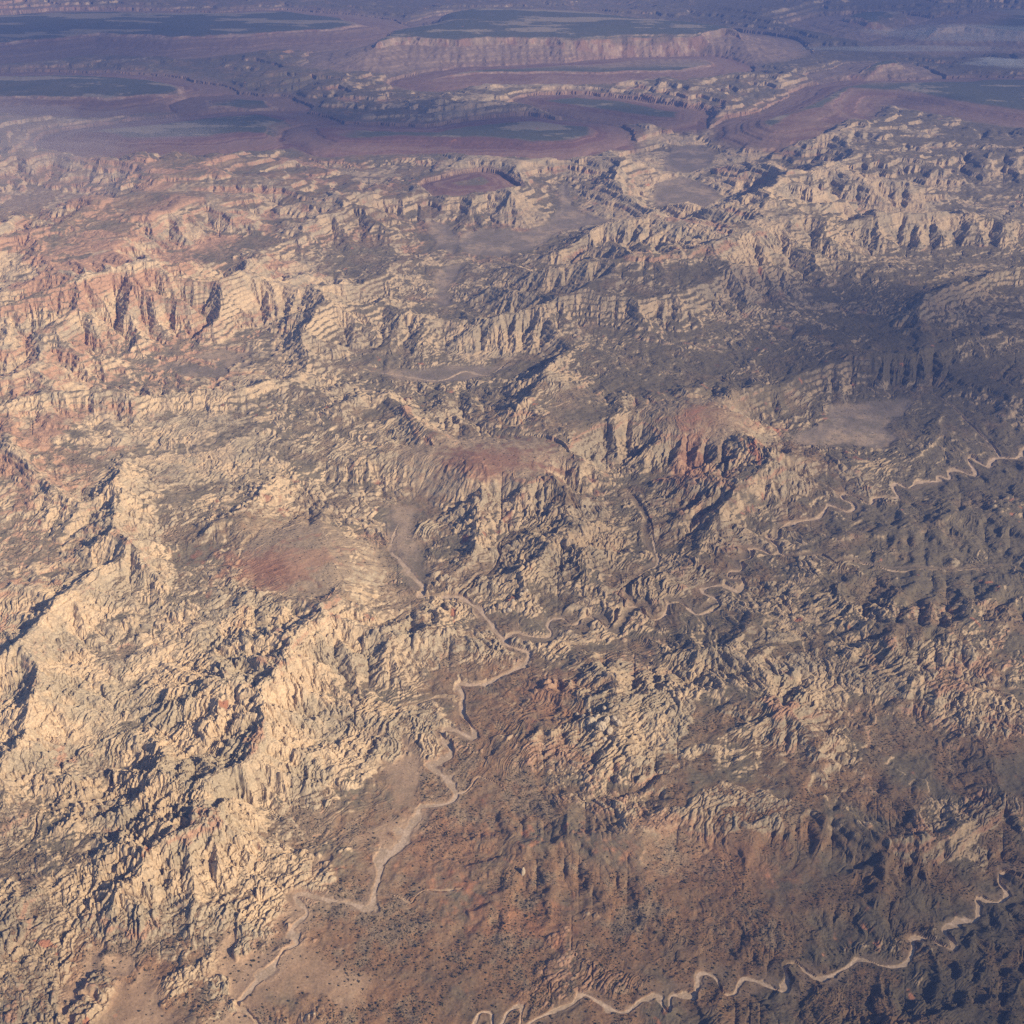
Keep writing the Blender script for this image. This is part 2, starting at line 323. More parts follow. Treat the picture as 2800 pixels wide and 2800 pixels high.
hill(1250, 1600, 45, 200, 70, .4); hill(1700, 1600, 50, 200, 90)
hill(960, 1650, 30, 180, 120); hill(1600, 1760, 22, 220, 50)
RW = fbm(X, Y, 260, 4, .6, 95)*70
# asymmetric ridges, steep on the side away from the sun
def ridge(P, z, wide, steep):
    global M
    L = np.array(W(smooth_line(P, 4), z*.8)); R = wide*1.3
    best = np.full(X.shape, 1e6, F); side = np.zeros(X.shape, F)
    for k in range(len(L)-1):
        a, b = L[k], L[k+1]; wn = window((a[0], b[0]), (a[1], b[1]), R)
        if wn is None: continue
        gx = WXs[wn]; gy = WYs[wn]; vx, vy = b-a; LL = vx*vx+vy*vy+1e-6
        t = np.clip(((gx-a[0])*vx+(gy-a[1])*vy)/LL, 0, 1)
        d = np.hypot(gx-a[0]-t*vx, gy-a[1]-t*vy); s = np.sign((gx-a[0])*vy-(gy-a[1])*vx)*(1 if vy > 0 else -1)
        d = d + RW[wn]
        m = d < best[wn]; best[wn] = np.where(m, d, best[wn]); side[wn] = np.where(m, s, side[wn])
    ww = np.where(side < 0, steep*1.7, wide)
    M = (M + z*sm(-best/ww, -1, 0)).astype(F)
ridge([(130,1860),(200,1760),(260,1690),(330,1610),(350,1570)], 50, 420, 90)
ridge([(440,1560),(468,1480),(490,1400),(520,1330),(560,1250),(600,1190)], 48, 380, 80)
ridge([(0,880),(60,930),(110,990),(165,1045),(240,1090)], 60, 400, 100)
ridge([(215,900),(225,950),(240,1000),(250,1060),(280,1110)], 55, 260, 90)
ridge([(0,1270),(60,1200),(130,1150),(200,1105),(290,1080)], 70, 320, 120)
ridge([(400,1010),(430,985),(470,960),(500,930)], 70, 260, 90)
ridge([(640,790),(700,760),(760,800),(800,850)], 80, 260, 90)
ridge([(930,800),(970,770),(1000,720),(1030,700)], 70, 260, 90)
ridge([(880,920),(950,945),(1020,940),(1100,950)], 30, 200, 90)
ridge([(780,940),(860,960),(900,1000),(880,1060)], 40, 220, 90)
ridge([(1400,760),(1500,745),(1600,720),(1660,690)], 90, 300, 120)
ridge([(1480,850),(1470,900),(1420,950),(1380,990)], 60, 300, 90)
ridge([(1100,530),(1250,530),(1400,500),(1600,470),(1760,420),(1932,440)], 110, 420, 160)
ridge([(860,560),(1000,590),(1100,610),(1240,620),(1400,560),(1520,540)], 70, 350, 140)
ridge([(1700,620),(1800,560),(1932,520)], 90, 400, 160)
ridge([(0,640),(100,600),(200,570),(300,560)], 90, 300, 120)
ridge([(400,640),(430,600),(460,560),(470,520)], 110, 260, 110)
ridge([(0,790),(120,770),(280,770),(420,760),(520,740)], 70, 280, 110)
ridge([(560,650),(600,620),(620,590)], 100, 260, 100)
ridge([(0,1480),(60,1400),(80,1330),(60,1270)], 45, 300, 100)
ridge([(1490,1130),(1500,1200),(1560,1300),(1660,1400)], -60, 160, 120)
ridge([(1300,1660),(1290,1730),(1310,1800)], -55, 150, 90)
ridge([(1520,1700),(1540,1780)], -50, 150, 90)
ridge([(1160,900),(1210,980),(1240,1060),(1230,1090)], -55, 160, 100)
ridge([(1600,1350),(1700,1420),(1770,1500)], -50, 170, 110)

# basins and sand flats
PAN = np.zeros(X.shape, F)
BR = sm(fbm(X, Y, 330, 4, .6, 98)+.1, -.12, .12)
pans = [('sand_flat', [(1258,300),(1275,280),(1320,275),(1345,290),(1340,315),(1300,325),(1262,322)], 'pale tan flat basin ringed by white ledges at upper right'),
 ('sand_flat', [(1240,350),(1290,335),(1330,350),(1360,372),(1330,392),(1270,385),(1240,392),(1238,370)], 'blue-grey flat basin just below the pale tan basin at upper right'),
 ('sand_flat', [(1058,352),(1068,350),(1075,380),(1100,405),(1150,420),(1050,440),(1010,470),(950,482),(880,478),(860,455),(875,440),(930,432),(985,440),(1035,425),(1062,400)], 'flat grey valley floor with pale patches in the centre of the upper half'),
 ('sand_flat', [(812,420),(840,425),(860,450),(855,480),(830,470),(812,445)], 'narrow blue-grey flat left of the centre valley floor'),
 ('sand_flat', [(825,525),(850,505),(880,500),(870,520),(840,545),(850,575),(830,580),(828,550)], 'small bluish flat winding below the centre valley floor'),
 ('sand_flat', [(1500,820),(1560,800),(1570,775),(1620,765),(1700,755),(1720,762),(1690,790),(1660,810),(1690,830),(1650,845),(1600,835),(1540,840),(1500,835)], 'smooth mauve-grey pan with branching rills below the fluted cliffs at right'),
 ('sand_flat', [(700,705),(780,700),(900,690),(960,695),(930,710),(850,720),(760,715)], 'sandy valley floor between dark rocks in the middle of the left half'),
 ('sand_flat', [(420,665),(470,655),(480,690),(420,710),(350,710),(300,700),(350,680)], 'grey sandy hollow among pale ridges at middle left'),
 ('sand_flat', [(735,960),(775,960),(770,1010),(790,1060),(810,1100),(780,1110),(745,1050),(730,1000)], 'sandy gully floor between the two red-topped plateaus'),
 ('sand_flat', [(700,1390),(760,1400),(785,1440),(765,1500),(790,1530),(760,1600),(715,1640),(680,1660),(600,1640),(600,1600),(690,1570),(740,1540),(725,1470),(690,1420)], 'orange-tan smooth slopes along the west bank of the main wash'),
 ('sand_flat', [(120,1880),(180,1800),(200,1780),(260,1790),(270,1850),(300,1880),(310,1932),(300,1980),(60,1980),(80,1920)], 'smooth brown-red sand hollow at the bottom left'),
 ('sand_flat', [(450,1762),(500,1790),(530,1810),(470,1870),(450,1900),(470,1980),(380,1980),(370,1860),(410,1840),(420,1790)], 'smooth buff sand bank beside the wash at the bottom'),
 ('sand_flat', [(560,1690),(590,1715),(600,1730),(575,1790),(620,1830),(700,1850),(650,1900),(560,1890),(490,1900),(470,1880),(560,1800)], 'bare dark red-brown flat on the east side of the wash at the bottom')]
for nm, P, lb in pans:
    sd = poly_sd(W(P, 5), 700, .7)
    k = sm(sd+np.clip(-sd/60, 0, 1)*0, -60, 25)
    if P[0][1] > 1300 or P[0][0] < 500: k = k*BR
    PAN = np.maximum(PAN, k)
    names.append((nm, lb, 'flat')); OBJ[sd > 0] = len(names)
    kk = sm(sd, -450, 0)*(BR*.6+.4 if P[0][1] > 1300 else 1)
    M = (M*(1-kk) + np.minimum(M, 5)*kk).astype(F)
# valleys pull the ground down to the washes
vk = 1-sm(VALLEY, 4, 170)
M = (M*(1-vk)+np.minimum(M, 4)*vk).astype(F)
M = np.maximum(M, 2)

# ------------------------------------------------------------------ running water: implicit stream-power erosion down to the washes
def resize(a, nr, nc):
    R_, C_ = a.shape
    r = np.linspace(0, R_-1, nr); i = np.minimum(r.astype(int), R_-2); f = (r-i)[:, None].astype(F)
    a = a[i]*(1-f)+a[i+1]*f
    c = np.linspace(0, C_-1, nc); i = np.minimum(c.astype(int), C_-2); f = (c-i)[None, :].astype(F)
    return (a[:, i]*(1-f)+a[:, i+1]*f).astype(F)
def erode(h, Up, Kf, fixed, iters, m=.45, D=.09, seed=1):
    R_, C_ = h.shape; N = R_*C_; rg = np.random.RandomState(seed)
    ids = np.arange(N, dtype=np.int32).reshape(R_, C_); fx = fixed.ravel()
    offs = [(-1,0,1.),(1,0,1.),(0,-1,1.),(0,1,1.),(-1,-1,1.414),(-1,1,1.414),(1,-1,1.414),(1,1,1.414)]
    for it in range(iters):
        h = np.where(fixed, h, h+Up)
        hp = np.pad(h, 1, constant_values=1e9); ip = np.pad(ids, 1)
        best = np.zeros(h.shape, F); rec = ids.copy(); dd = np.ones(h.shape, F)
        for a, b, l in offs:
            g = (h-hp[1+a:1+a+R_, 1+b:1+b+C_])/l*(1+rg.uniform(-.12, .12, h.shape).astype(F))
            m_ = g > best; best = np.where(m_, g, best); rec = np.where(m_, ip[1+a:1+a+R_, 1+b:1+b+C_], rec); dd = np.where(m_, F(l), dd)
        rec = rec.ravel(); rec[fx] = ids.ravel()[fx]
        root = rec == ids.ravel()
        A_ = np.ones(N); ptr = rec.copy(); live = ~root
        for k in range(10):
            A_ = A_+np.bincount(ptr[live], weights=A_[live], minlength=N)
            live = live & ~root[ptr]; ptr = ptr[ptr]
        Fk = (Kf.ravel()*A_**m/dd.ravel()).astype(F); Fk[root] = 0
        c_ = h.ravel()/(1+Fk); d_ = Fk/(1+Fk); c_[root] = 0; d_[root] = 1; hr = h.ravel()
        ptr = rec.copy()
        for k in range(11):
            nr_ = ~root[ptr]
            c_ = np.where(nr_, c_+d_*c_[ptr], c_); d_ = np.where(nr_, d_*d_[ptr], d_); ptr = np.where(nr_, ptr[ptr], ptr)
        h = np.where(root, hr, c_+d_*hr[ptr]).reshape(R_, C_).astype(F)
        hp = np.pad(h, 1, mode='edge')
        lap = hp[:-2, 1:-1]+hp[2:, 1:-1]+hp[1:-1, :-2]+hp[1:-1, 2:]-4*h
        h = np.where(fixed, h, h+D*lap).astype(F)
    return h, A_.reshape(R_, C_)
quiet = np.clip(FLAT, 0, 1)
pv = np.clip(np.maximum(PAN, 1-sm(VALLEY, 4, 26)), 0, 1)
act = ((1-quiet)*(1-pv)).astype(F)
fixm = (np.maximum(PAN, (WD < 1.6)) > .5).astype(F)
lvl = [(8, 12), (4, 14), (2, 7)]
ux = (X + wx*240 + fbm(X, Y, 2600, 2, .5, 31)*500).astype(F); uy = (Y + wy*240 + fbm(X, Y, 2600, 2, .5, 32)*500).astype(F)
def ridged(rot, seed):
    c, s = math.cos(rot), math.sin(rot)
    return fbm(((ux*c+uy*s)*.38).astype(F), (-ux*s+uy*c).astype(F), 700, 5, .45, seed, ridge=True)
lr = sm(U+wx*200, 700, 1250)
rd = ridged(.6, 41)*(1-lr)+ridged(-.22, 42)*lr
E = None
start = M + act*((rd-.2)*AMP*(42+62*far)*(1-.35*KNOB)+fbm(X, Y, 500, 3, .5, 91)*(3+12*AMP))
for q_, its in lvl:
    nr_, nc_ = NR//q_, NC//q_
    Mq = resize(start, nr_, nc_)
    fq = resize(fixm, nr_, nc_) > .3; fq[0] = True; fq[:, 0] = True; fq[:, -1] = True; fq[-1] = True
    sq = resize(S, nr_, nc_)*q_*Q; ac = resize(act, nr_, nc_); am = resize(AMP, nr_, nc_); Mr = resize(M, nr_, nc_)
    hq = Mq if E is None else resize(E, nr_, nc_)+(Mq-Mr)*.15
    up = sq*(.01+.11*am)*ac*np.clip(Mr/60, .4, 1.6)
    E, AR = erode(hq, up, (.19*(ac*.9+.06)).astype(F), fq, its, seed=q_)
E = resize(E, NR, NC); AR = resize(np.log2(AR).astype(F), NR, NC)
print('eroded', E.min(), E.max())

# ------------------------------------------------------------------ rock relief
h = np.where(quiet > .5, np.minimum(E, M+25), E).astype(F)
h = h*(1-quiet)+(M*.6+h*.4)*quiet
g1, gs = gully(h, 420, 1)
h = h + (1-pv)*np.clip(gs*2.2-.22, 0, 1)*g1*(1+10*AMP)*(1+1.8*far)
rd2 = fbm(ux, uy, 240, 5, .55, 43, ridge=True)
h = h + act*(.2+AMP)*(rd2)*7*(1-.5*KNOB)
g2, gs2 = gully(h, 150, 2)
h = h + (1-pv)*np.clip(gs2*1.5-.12, 0, 1)*g2*((1+11*KNOB*(.15+.85*AMP))*(1-.45*far)+11*TAL)
g3, gs3 = gully(h, 58, 3)
h = h + (1-pv)*np.clip(gs3*1.6-.25, 0, 1)*g3*(2+8*KNOB)*(.3+.7*AMP)
cany = (sm(AR, 6.0, 8.5)*act).astype(F)
# ledges: the beds weather into steps
st = fbm(X, Y, 1500, 3, .5, 51)*10
def terr(z, step, hard):
    q = (z+st)/step; f = np.floor(q); r = q-f
    return (step*(f+sm(r, .5-hard, .5+hard))-st).astype(F)
lt = (1-KNOB*.75)*(.35+.65*act)*np.clip(1-PAN, 0, 1)*sm(VALLEY, 6, 40)
f2_ = sm(Y, 9000, 14000)
h = h*(1-.68*lt)+(terr(h, 30, .15)*(1-f2_)+terr(h, 62, .12)*f2_)*.68*lt
h = h*(1-.5*lt)+(terr(h, 10, .2)*(1-f2_)+terr(h, 24, .18)*f2_)*.5*lt
# jointed knobs
sel = sm(fbm(X, Y, 1700, 2, .5, 61), -.15, .15)
qx = (X+wx*190).astype(F); qy = (Y+wy*190).astype(F)
kA = knobs(qx, qy, 60, 34, 1.15, 1); kB = knobs(qx, qy, 46, 72, .45, 2)
k1 = kA*sel+kB*(1-sel)
kC = knobs(qx, qy, 130, 20, .75, 6)
fin = sm(fbm(X, Y, 900, 3, .5, 64), .1, .26)
k1 = k1*(1-fin)+kC*fin
k2 = knobs((X+wx*30).astype(F), (Y+wy*30).astype(F), 24, 14, .9, 3)
k3 = knobs((X+wx*30).astype(F), (Y+wy*30).astype(F), 15, 11, .2, 4)
pr = (X*.55+Y*.2).astype(F)
cany *= 1.0
patch = sm(fbm(pr, (Y*.9-X*.25).astype(F), 430, 5, .55, 62)+(ROCK-.56)*1.7, -.12, .14)*(1-cany)
kn = act*patch*(.12+KNOB)
h = h + kn*(k1*17 + k2*9 + k3*4)
edge = np.clip(gs*3, 0, 1)*(1-pv)
h = h + edge*KNOB*(k1*14)*(1-quiet*.3)
# small relief of soil and scree
f1 = fbm(X, Y, 90, 5, .55, 71)
h = h + (1-pv*.85)*f1*(2.2+3.5*act)
h = h + pv*(fbm(X, Y, 260, 5, .55, 72)*4*(Y < 9000)+fbm(X, Y, 60, 3, .5, 73)*.8)
# wash beds lie a little into the ground
WD = np.maximum(WD*(1+.9*wn_), WD*.35).astype(F)
bed = 1-sm(WD, .8, 1.5)
h = (h*(1-bed)+np.minimum(h, 3.0)*bed - bed*1.5).astype(F)
bank = np.exp(-((WD-1.8)/.6)**2)
h = (h + bank*.8).astype(F)

# ------------------------------------------------------------------ cover colours (albedo, with broad light and shade painted in)
hx, hy = grad(h); sl_ = np.sqrt(hx*hx+hy*hy)
def col(*c): return np.array(c, F)
def mix(a, b, t): return a*(1-t[..., None])+b*t[..., None]
n1 = fbm(X, Y, 300, 4, .6, 81); n2 = fbm(X, Y, 60, 3, .6, 82)
zb = (h+st*1.5+n1*5).astype(F)
def band(z, lam, sd_):
    return par(lambda a, b: _noise(a/F(lam)+F(sd_), b/F(4000)+F(sd_*2)), z, X)
b1 = band(zb, 40, 3.3)*(1-far)+band(zb, 85, 3.3)*far; b2 = band(zb, 9, 8.1)
redrock = sm(b1+.35*b2+(REDT-.5)*.9+(.2-KNOB*.5)+.3*n1, .16, .42)
rock = mix(col(.53, .40, .25), col(.40, .325, .215), sm(n1, -.3, .4))
rock = mix(rock, col(.41, .235, .145), redrock*.8)
rock = rock*(1+.16*b2+.10*n2)[..., None]
soil = mix(col(.205, .17, .11), col(.35, .20, .105), sm(REDT+n1*.35, .38, .95))
soil = mix(soil, col(.33, .26, .17), sm(n1*.6+n2*.3+(LIGHT_TONE-.5)*.7, .0, .6)*.7)
steep = sm(sl_, .35, .8)*(.35+ROCK)
fk = sm(S, 5, 11)
big = fbm(ux, uy, 1300, 3, .5, 83)
bare = sm(patch*(-.08+1.0*((k1+k2)*.8*(1-fk)+.66*fk))+big*.5*(1-fk*.4)*(1-.3*(1-ROCK)) + steep*.8 + (ROCK-.6)*.8+n2*.2, .42, .72)
bare = bare*(1-pv*.9)*(1-quiet*.75*(sl_ < .6))
A = mix(soil, rock, bare.astype(F))
A = A*(.40+.70*LIGHT_TONE)[..., None]  # haze, vignette and cloud shade painted into the ground colour
A = mix(A, mix(col(.21, .165, .105), col(.45, .335, .21), sm(n1*.5+n2*.3+LIGHT_TONE, .2, .85)), (quiet*(1-PURP)*sm(V, 500, 700)*(1-bare)*.85).astype(F))
# shale slopes, plateau tops
A = mix(A, mix(col(.19, .10, .085), col(.27, .17, .13), sm(b2+b1, -.4, .5)), (PURP*.95).astype(F))
A = mix(A, mix(col(.33, .235, .165), col(.24, .17, .13), sm(g2+n1, -.3, .6)), (TAL*(1-PURP)*.8).astype(F))
A = mix(A, mix(col(.46, .33, .23), col(.28, .17, .12), sm(n2*.7+b2*.5+n1*1.2, -.35, .3)), (CLF*(.45+.45*sm(wn_+n1, -.3, .2))).astype(F))
ftop = (quiet*(1-CLF)*(1-TAL)*(1-PURP)*(V < 300)).astype(F)
A = mix(A, mix(col(.085, .095, .065), col(.31, .26, .18), sm(fbm((X*.35).astype(F), Y, 700, 5, .6, 97)+.2*n2, .12, .38)), ftop*.8*(sl_ < .45))
def spot(x, y, rx_, ry_, c_, k, z=0, e=.5):
    global A
    uu, vv = px(*at(x, y, z), 0.0)
    q = np.sqrt(((U-uu)/rx_)**2+((V-vv)/ry_)**2)*(1+.6*n1+.45*n2+.25*big)
    A = mix(A, col(*c_), (1-sm(q, e, 1.3))*k)
spot(515, 1068, 75, 45, (.31, .13, .075), .75, 150, .0); spot(590, 1050, 45, 22, (.46, .28, .17), .8, 150, .6)
spot(930, 880, 110, 32, (.27, .13, .085), .7, 130, .2); spot(1330, 800, 80, 30, (.30, .17, .10), .5, 170, .2)
spot(1340, 1620, 130, 50, (.34, .165, .085), .5, 40, .0); spot(1240, 1560, 60, 28, (.42, .24, .14), .6, 40, .3)
spot(980, 1740, 80, 40, (.36, .16, .08), .5, 30, .2); spot(830, 1580, 70, 60, (.38, .19, .10), .5, 30, .2)
spot(1040, 1310, 60, 40, (.36, .18, .10), .5, 20, .2); spot(1300, 880, 40, 60, (.34, .15, .09), .5, 100, .2)
# pans and sand
pc = mix(col(.25, .20, .15), col(.40, .30, .20), sm(n1+(REDT-.6), -.4, .6))
rill = np.exp(-(fbm((X+wx*120).astype(F), (Y*.7).astype(F), 420, 4, .6, 99)/.03)**2).astype(F)
pc = mix(pc, col(.46, .37, .26), rill*.5)
pc = mix(pc, col(.17, .15, .10), sm(n2+wn_, .25, .6)*.5)
pc = mix(pc, col(.48, .32, .19), sm(REDT, .5, .85)*.8)
A = mix(A, pc, (PAN*np.clip(.75+n1*.6+.2*(V < 900), .35, .92)).astype(F))
chn = (sm(AR, 8.0, 10.5)*(1-quiet)*.45).astype(F)
A = mix(A, col(.30, .235, .155), chn)
nearw = (1-sm(VALLEY, 4, 24))*.3
A = mix(A, col(.34, .245, .16), nearw.astype(F))
A = mix(A, mix(col(.43, .32, .21), col(.56, .42, .29), sm(n2+wn_*.6, -.35, .3)), (1-sm(WD+n2*.3, .7, 1.15)).astype(F))
SHR = (np.clip(1-bare*1.1, 0, 1)*(1-.55*quiet)*np.clip(.42+n1*1.1+wn_*.5, .05, .95)*(1-PAN*.8)*(1-(1-sm(WD, 1.5, 3)))).astype(F)
A = np.clip(A, .02, .8)

# ------------------------------------------------------------------ material of the ground
def ground_material():
    m = bpy.data.materials.new('desert_ground'); m.use_nodes = True; n = m.node_tree.nodes; l = m.node_tree.links
    b = n['Principled BSDF']; b.inputs['Roughness'].default_value = .95; b.inputs['Specular IOR Level'].default_value = .1
    a = n.new('ShaderNodeAttribute'); a.attribute_name = 'cover'
    g = n.new('ShaderNodeNewGeometry')
    t1 = n.new('ShaderNodeTexNoise'); t1.inputs['Scale'].default_value = .11; t1.inputs['Detail'].default_value = 5; t1.inputs['Roughness'].default_value = .7
    l.new(g.outputs['Position'], t1.inputs['Vector'])
    r1 = n.new('ShaderNodeMapRange'); r1.inputs[1].default_value = .3; r1.inputs[2].default_value = .7; r1.inputs[3].default_value = .68; r1.inputs[4].default_value = 1.32
    l.new(t1.outputs['Fac'], r1.inputs[0])
    mx = n.new('ShaderNodeVectorMath'); mx.operation = 'SCALE'
    l.new(a.outputs['Color'], mx.inputs[0]); l.new(r1.outputs[0], mx.inputs['Scale'])
    t2 = n.new('ShaderNodeTexNoise'); t2.inputs['Scale'].default_value = .17; t2.inputs['Detail'].default_value = 3; t2.inputs['Roughness'].default_value = .65
    l.new(g.outputs['Position'], t2.inputs['Vector'])
    r2_ = n.new('ShaderNodeMapRange'); r2_.inputs[1].default_value = .5; r2_.inputs[2].default_value = .6; r2_.inputs[4].default_value = .75
    l.new(t2.outputs['Fac'], r2_.inputs[0])
    k = n.new('ShaderNodeMath'); k.operation = 'MULTIPLY'; l.new(r2_.outputs[0], k.inputs[0]); l.new(a.outputs['Alpha'], k.inputs[1])
    mm = n.new('ShaderNodeMix'); mm.data_type = 'RGBA'; l.new(k.outputs[0], mm.inputs[0]); l.new(mx.outputs[0], mm.inputs[6]); mm.inputs[7].default_value = (.09, .078, .048, 1)
    l.new(mm.outputs[2], b.inputs['Base Color'])
    return m
GM = ground_material()

def sheet(name, mask):                                  # the faces whose mask is set, as one mesh object
    r, c_ = np.nonzero(mask); base = r*NC+c_
    quads = np.stack([base, base+1, base+NC+1, base+NC], 1)
    used = np.zeros(NR*NC, bool); used[quads.ravel()] = True
    idx = np.cumsum(used)-1; quads = idx[quads].astype(np.int32)
    co_ = np.stack([X.ravel()[used], Y.ravel()[used], h.ravel()[used]], 1).astype(F)
    me = bpy.data.meshes.new(name); nv = len(co_); nf = len(quads)
    me.vertices.add(nv); me.vertices.foreach_set('co', co_.ravel())
    me.loops.add(nf*4); me.loops.foreach_set('vertex_index', quads.ravel())
    me.polygons.add(nf); me.polygons.foreach_set('loop_start', np.arange(nf, dtype=np.int32)*4)
    me.update(calc_edges=True)
    at_ = me.color_attributes.new('cover', 'FLOAT_COLOR', 'POINT')
    cc = np.ones((nv, 4), F); cc[:, :3] = A.reshape(-1, 3)[used]; cc[:, 3] = SHR.ravel()[used]; at_.data.foreach_set('color', cc.ravel())
    me.shade_flat(); me.materials.append(GM)
    o = bpy.data.objects.new(name, me); C.objects.link(o); return o
FO = OBJ[:-1, :-1].copy()
FW = WID[:-1, :-1]
FO[FW > 0] = 0
t = sheet('terrain', (FO == 0) & (FW == 0)); t['kind'] = 'structure'
for k, (nm, lb, cat) in enumerate(names):
    m_ = FO == k+1
    if m_.sum() < 50: continue
    o = sheet(nm, m_); o['kind'] = 'structure'; o['label'] = lb
wl = {}
m_ = FW > 0
for wi, (P, wpx, vs, nm) in enumerate(washes):
    mm = FW == wi+1
    if mm.sum() < 20: continue
    o = sheet('dry_wash', mm); o['kind'] = 'structure'
    o['label'] = {'main': 'broad pale sand wash winding from the centre to the bottom left', 'east': 'narrow meandering sand wash running from the centre to the right edge',
        'south': 'winding sand wash crossing the bottom right corner', 'loops': 'pair of hairpin sand loops at the bottom edge', 'north': 'thin dark-walled wash below the central plateaus',
        'diag': 'straight faint wash at the far right above the meanders', 'mid_e': 'thin pale wash branching right from the meanders', 'inner': 'faint side wash climbing towards the red-topped plateau',
        'trib': 'short side wash joining the main wash from the left', 'trib2': 'short side wash joining the main wash from the right', 'upper': 'sandy strip on the valley floor above the plateaus',
        'trib3': 'thin rill on the brown slope right of the main wash', 'west': 'faint sandy track among the knobs at the left edge'}[nm]
# low trees and brush dotted over the soil, one mesh of small lumps
def brush(n_want, ymax, seed):
    rg = np.random.RandomState(seed)
    r = rg.randint(1, NR-1, n_want*4); c = rg.randint(1, NC-1, n_want*4)
    ok = (Y[r, c] < ymax) & (rg.rand(len(r)) < SHR[r, c]*np.clip(1.2-sl_[r, c], 0, 1)) & (WD[r, c] > 1.6)
    r = r[ok][:n_want]; c = c[ok][:n_want]; n = len(r)
    x = X[r, c]+rg.uniform(-.5, .5, n)*S[r, c]; y = Y[r, c]; z = h[r, c]
    rad = rg.uniform(1.0, 2.5, n)*(1+.9*(rg.rand(n) > .85)); hh = rad*rg.uniform(1.0, 1.7, n)
    base = np.array([[1,0,.45],[.31,.95,.55],[-.81,.59,.4],[-.81,-.59,.6],[.31,-.95,.45],[.05,.05,1.0],[0,0,-.2]])
    v = base[None]*np.stack([rad, rad, hh], 1)[:, None, :]*rg.uniform(.75, 1.25, (n, 7, 1))
    v += np.stack([x, y, z], 1)[:, None, :]
    f = []
    for k in range(5): f += [(k, (k+1) % 5, 5), ((k+1) % 5, k, 6)]
    tri = (np.arange(n)[:, None, None]*7+np.array(f)[None]).reshape(-1, 3).astype(np.int32)
    me = bpy.data.meshes.new('brush'); me.vertices.add(n*7); me.vertices.foreach_set('co', v.astype(F).ravel())
    me.loops.add(len(tri)*3); me.loops.foreach_set('vertex_index', tri.ravel())
    me.polygons.add(len(tri)); me.polygons.foreach_set('loop_start', np.arange(len(tri), dtype=np.int32)*3); me.update(calc_edges=True)
    o = bpy.data.objects.new('shrubs', me); C.objects.link(o); me.materials.append(brush_material()); o['kind'] = 'stuff'
    return r, c
def brush_material():
    m = bpy.data.materials.new('juniper_green'); m.use_nodes = True; n = m.node_tree.nodes; l = m.node_tree.links
    b = n['Principled BSDF']; b.inputs['Roughness'].default_value = 1; b.inputs['Specular IOR Level'].default_value = 0
    g = n.new('ShaderNodeNewGeometry'); t_ = n.new('ShaderNodeTexNoise'); t_.inputs['Scale'].default_value = .05; l.new(g.outputs['Position'], t_.inputs['Vector'])
    r = n.new('ShaderNodeValToRGB'); r.color_ramp.elements[0].color = (.04, .044, .026, 1); r.color_ramp.elements[1].color = (.11, .095, .055, 1)
    l.new(t_.outputs['Fac'], r.inputs[0]); l.new(r.outputs[0], b.inputs['Base Color']); return m
BR_R, BR_C = brush(220000, 12000, 5)
def zat(x, y):
    r = min(max(int(np.searchsorted(ys, y)), 0), NR-1); c = min(max(int(np.searchsorted(ts, x/(dep[r]/FP))), 0), NC-1)
    return float(h[r, c])
# individual junipers: the nearest ones in the frame
jr = np.random.RandomState(11); juns = []
for k in range(6):
    bm = bmesh.new(); ret = bmesh.ops.create_icosphere(bm, subdivisions=2, radius=1)
    for v in ret['verts']:
        f = 1+.45*mnoise.noise(v.co*2+Vector((k*5.0, 0, 0)))+.25*mnoise.noise(v.co*5)
        v.co = Vector((v.co.x*f, v.co.y*f, (v.co.z*.75+.95)*f))
    st_ = bmesh.ops.create_cone(bm, cap_ends=True, segments=6, radius1=.22, radius2=.12, depth=1.0)
    me = bpy.data.meshes.new('juniper'); bm.to_mesh(me); bm.free(); me.materials.append(bpy.data.materials['juniper_green']); juns.append(me)
gx_, gy_ = X[BR_R, BR_C], Y[BR_R, BR_C]; uu_, vv_ = px(gx_.astype(np.float64), gy_.astype(np.float64), h[BR_R, BR_C])
ok = np.nonzero((uu_ > 10) & (uu_ < 1920) & (vv_ < 1925) & (vv_ > 1500) & (SHR[BR_R, BR_C] < .45))[0]
ok = ok[np.argsort(gy_[ok])][::6][:280]
first = None
for n_, q_ in enumerate(ok):
    if first is None: first = o = bpy.data.objects.new('juniper_shrub', juns[0])
    else: o = first.copy(); o.data = juns[n_ % 6]
    C.objects.link(o); ss = jr.uniform(2.4, 4.2); x_ = float(gx_[q_])+jr.uniform(-6, 6); y_ = float(gy_[q_])+jr.uniform(-6, 6)
    o.location = (x_, y_, zat(x_, y_)-.3); o.scale = (ss, ss*jr.uniform(.8, 1.2), ss); o.rotation_euler = (0, 0, jr.uniform(0, 6.28))
    xi, yi = uu_[q_], vv_[q_]
    wh = 'on the slopes along the broad wash' if xi < 700 and yi < 1720 else 'on the sand at the bottom left' if xi < 560 else 'on the dark soil right of the wash bottom' if xi < 1000 else 'on the rust soil above the lower winding wash' if xi < 1450 else 'on the shaded slopes at the lower right'
    o['label'] = 'small dark round juniper ' + wh; o['category'] = 'shrub'; o['group'] = 'junipers ' + wh
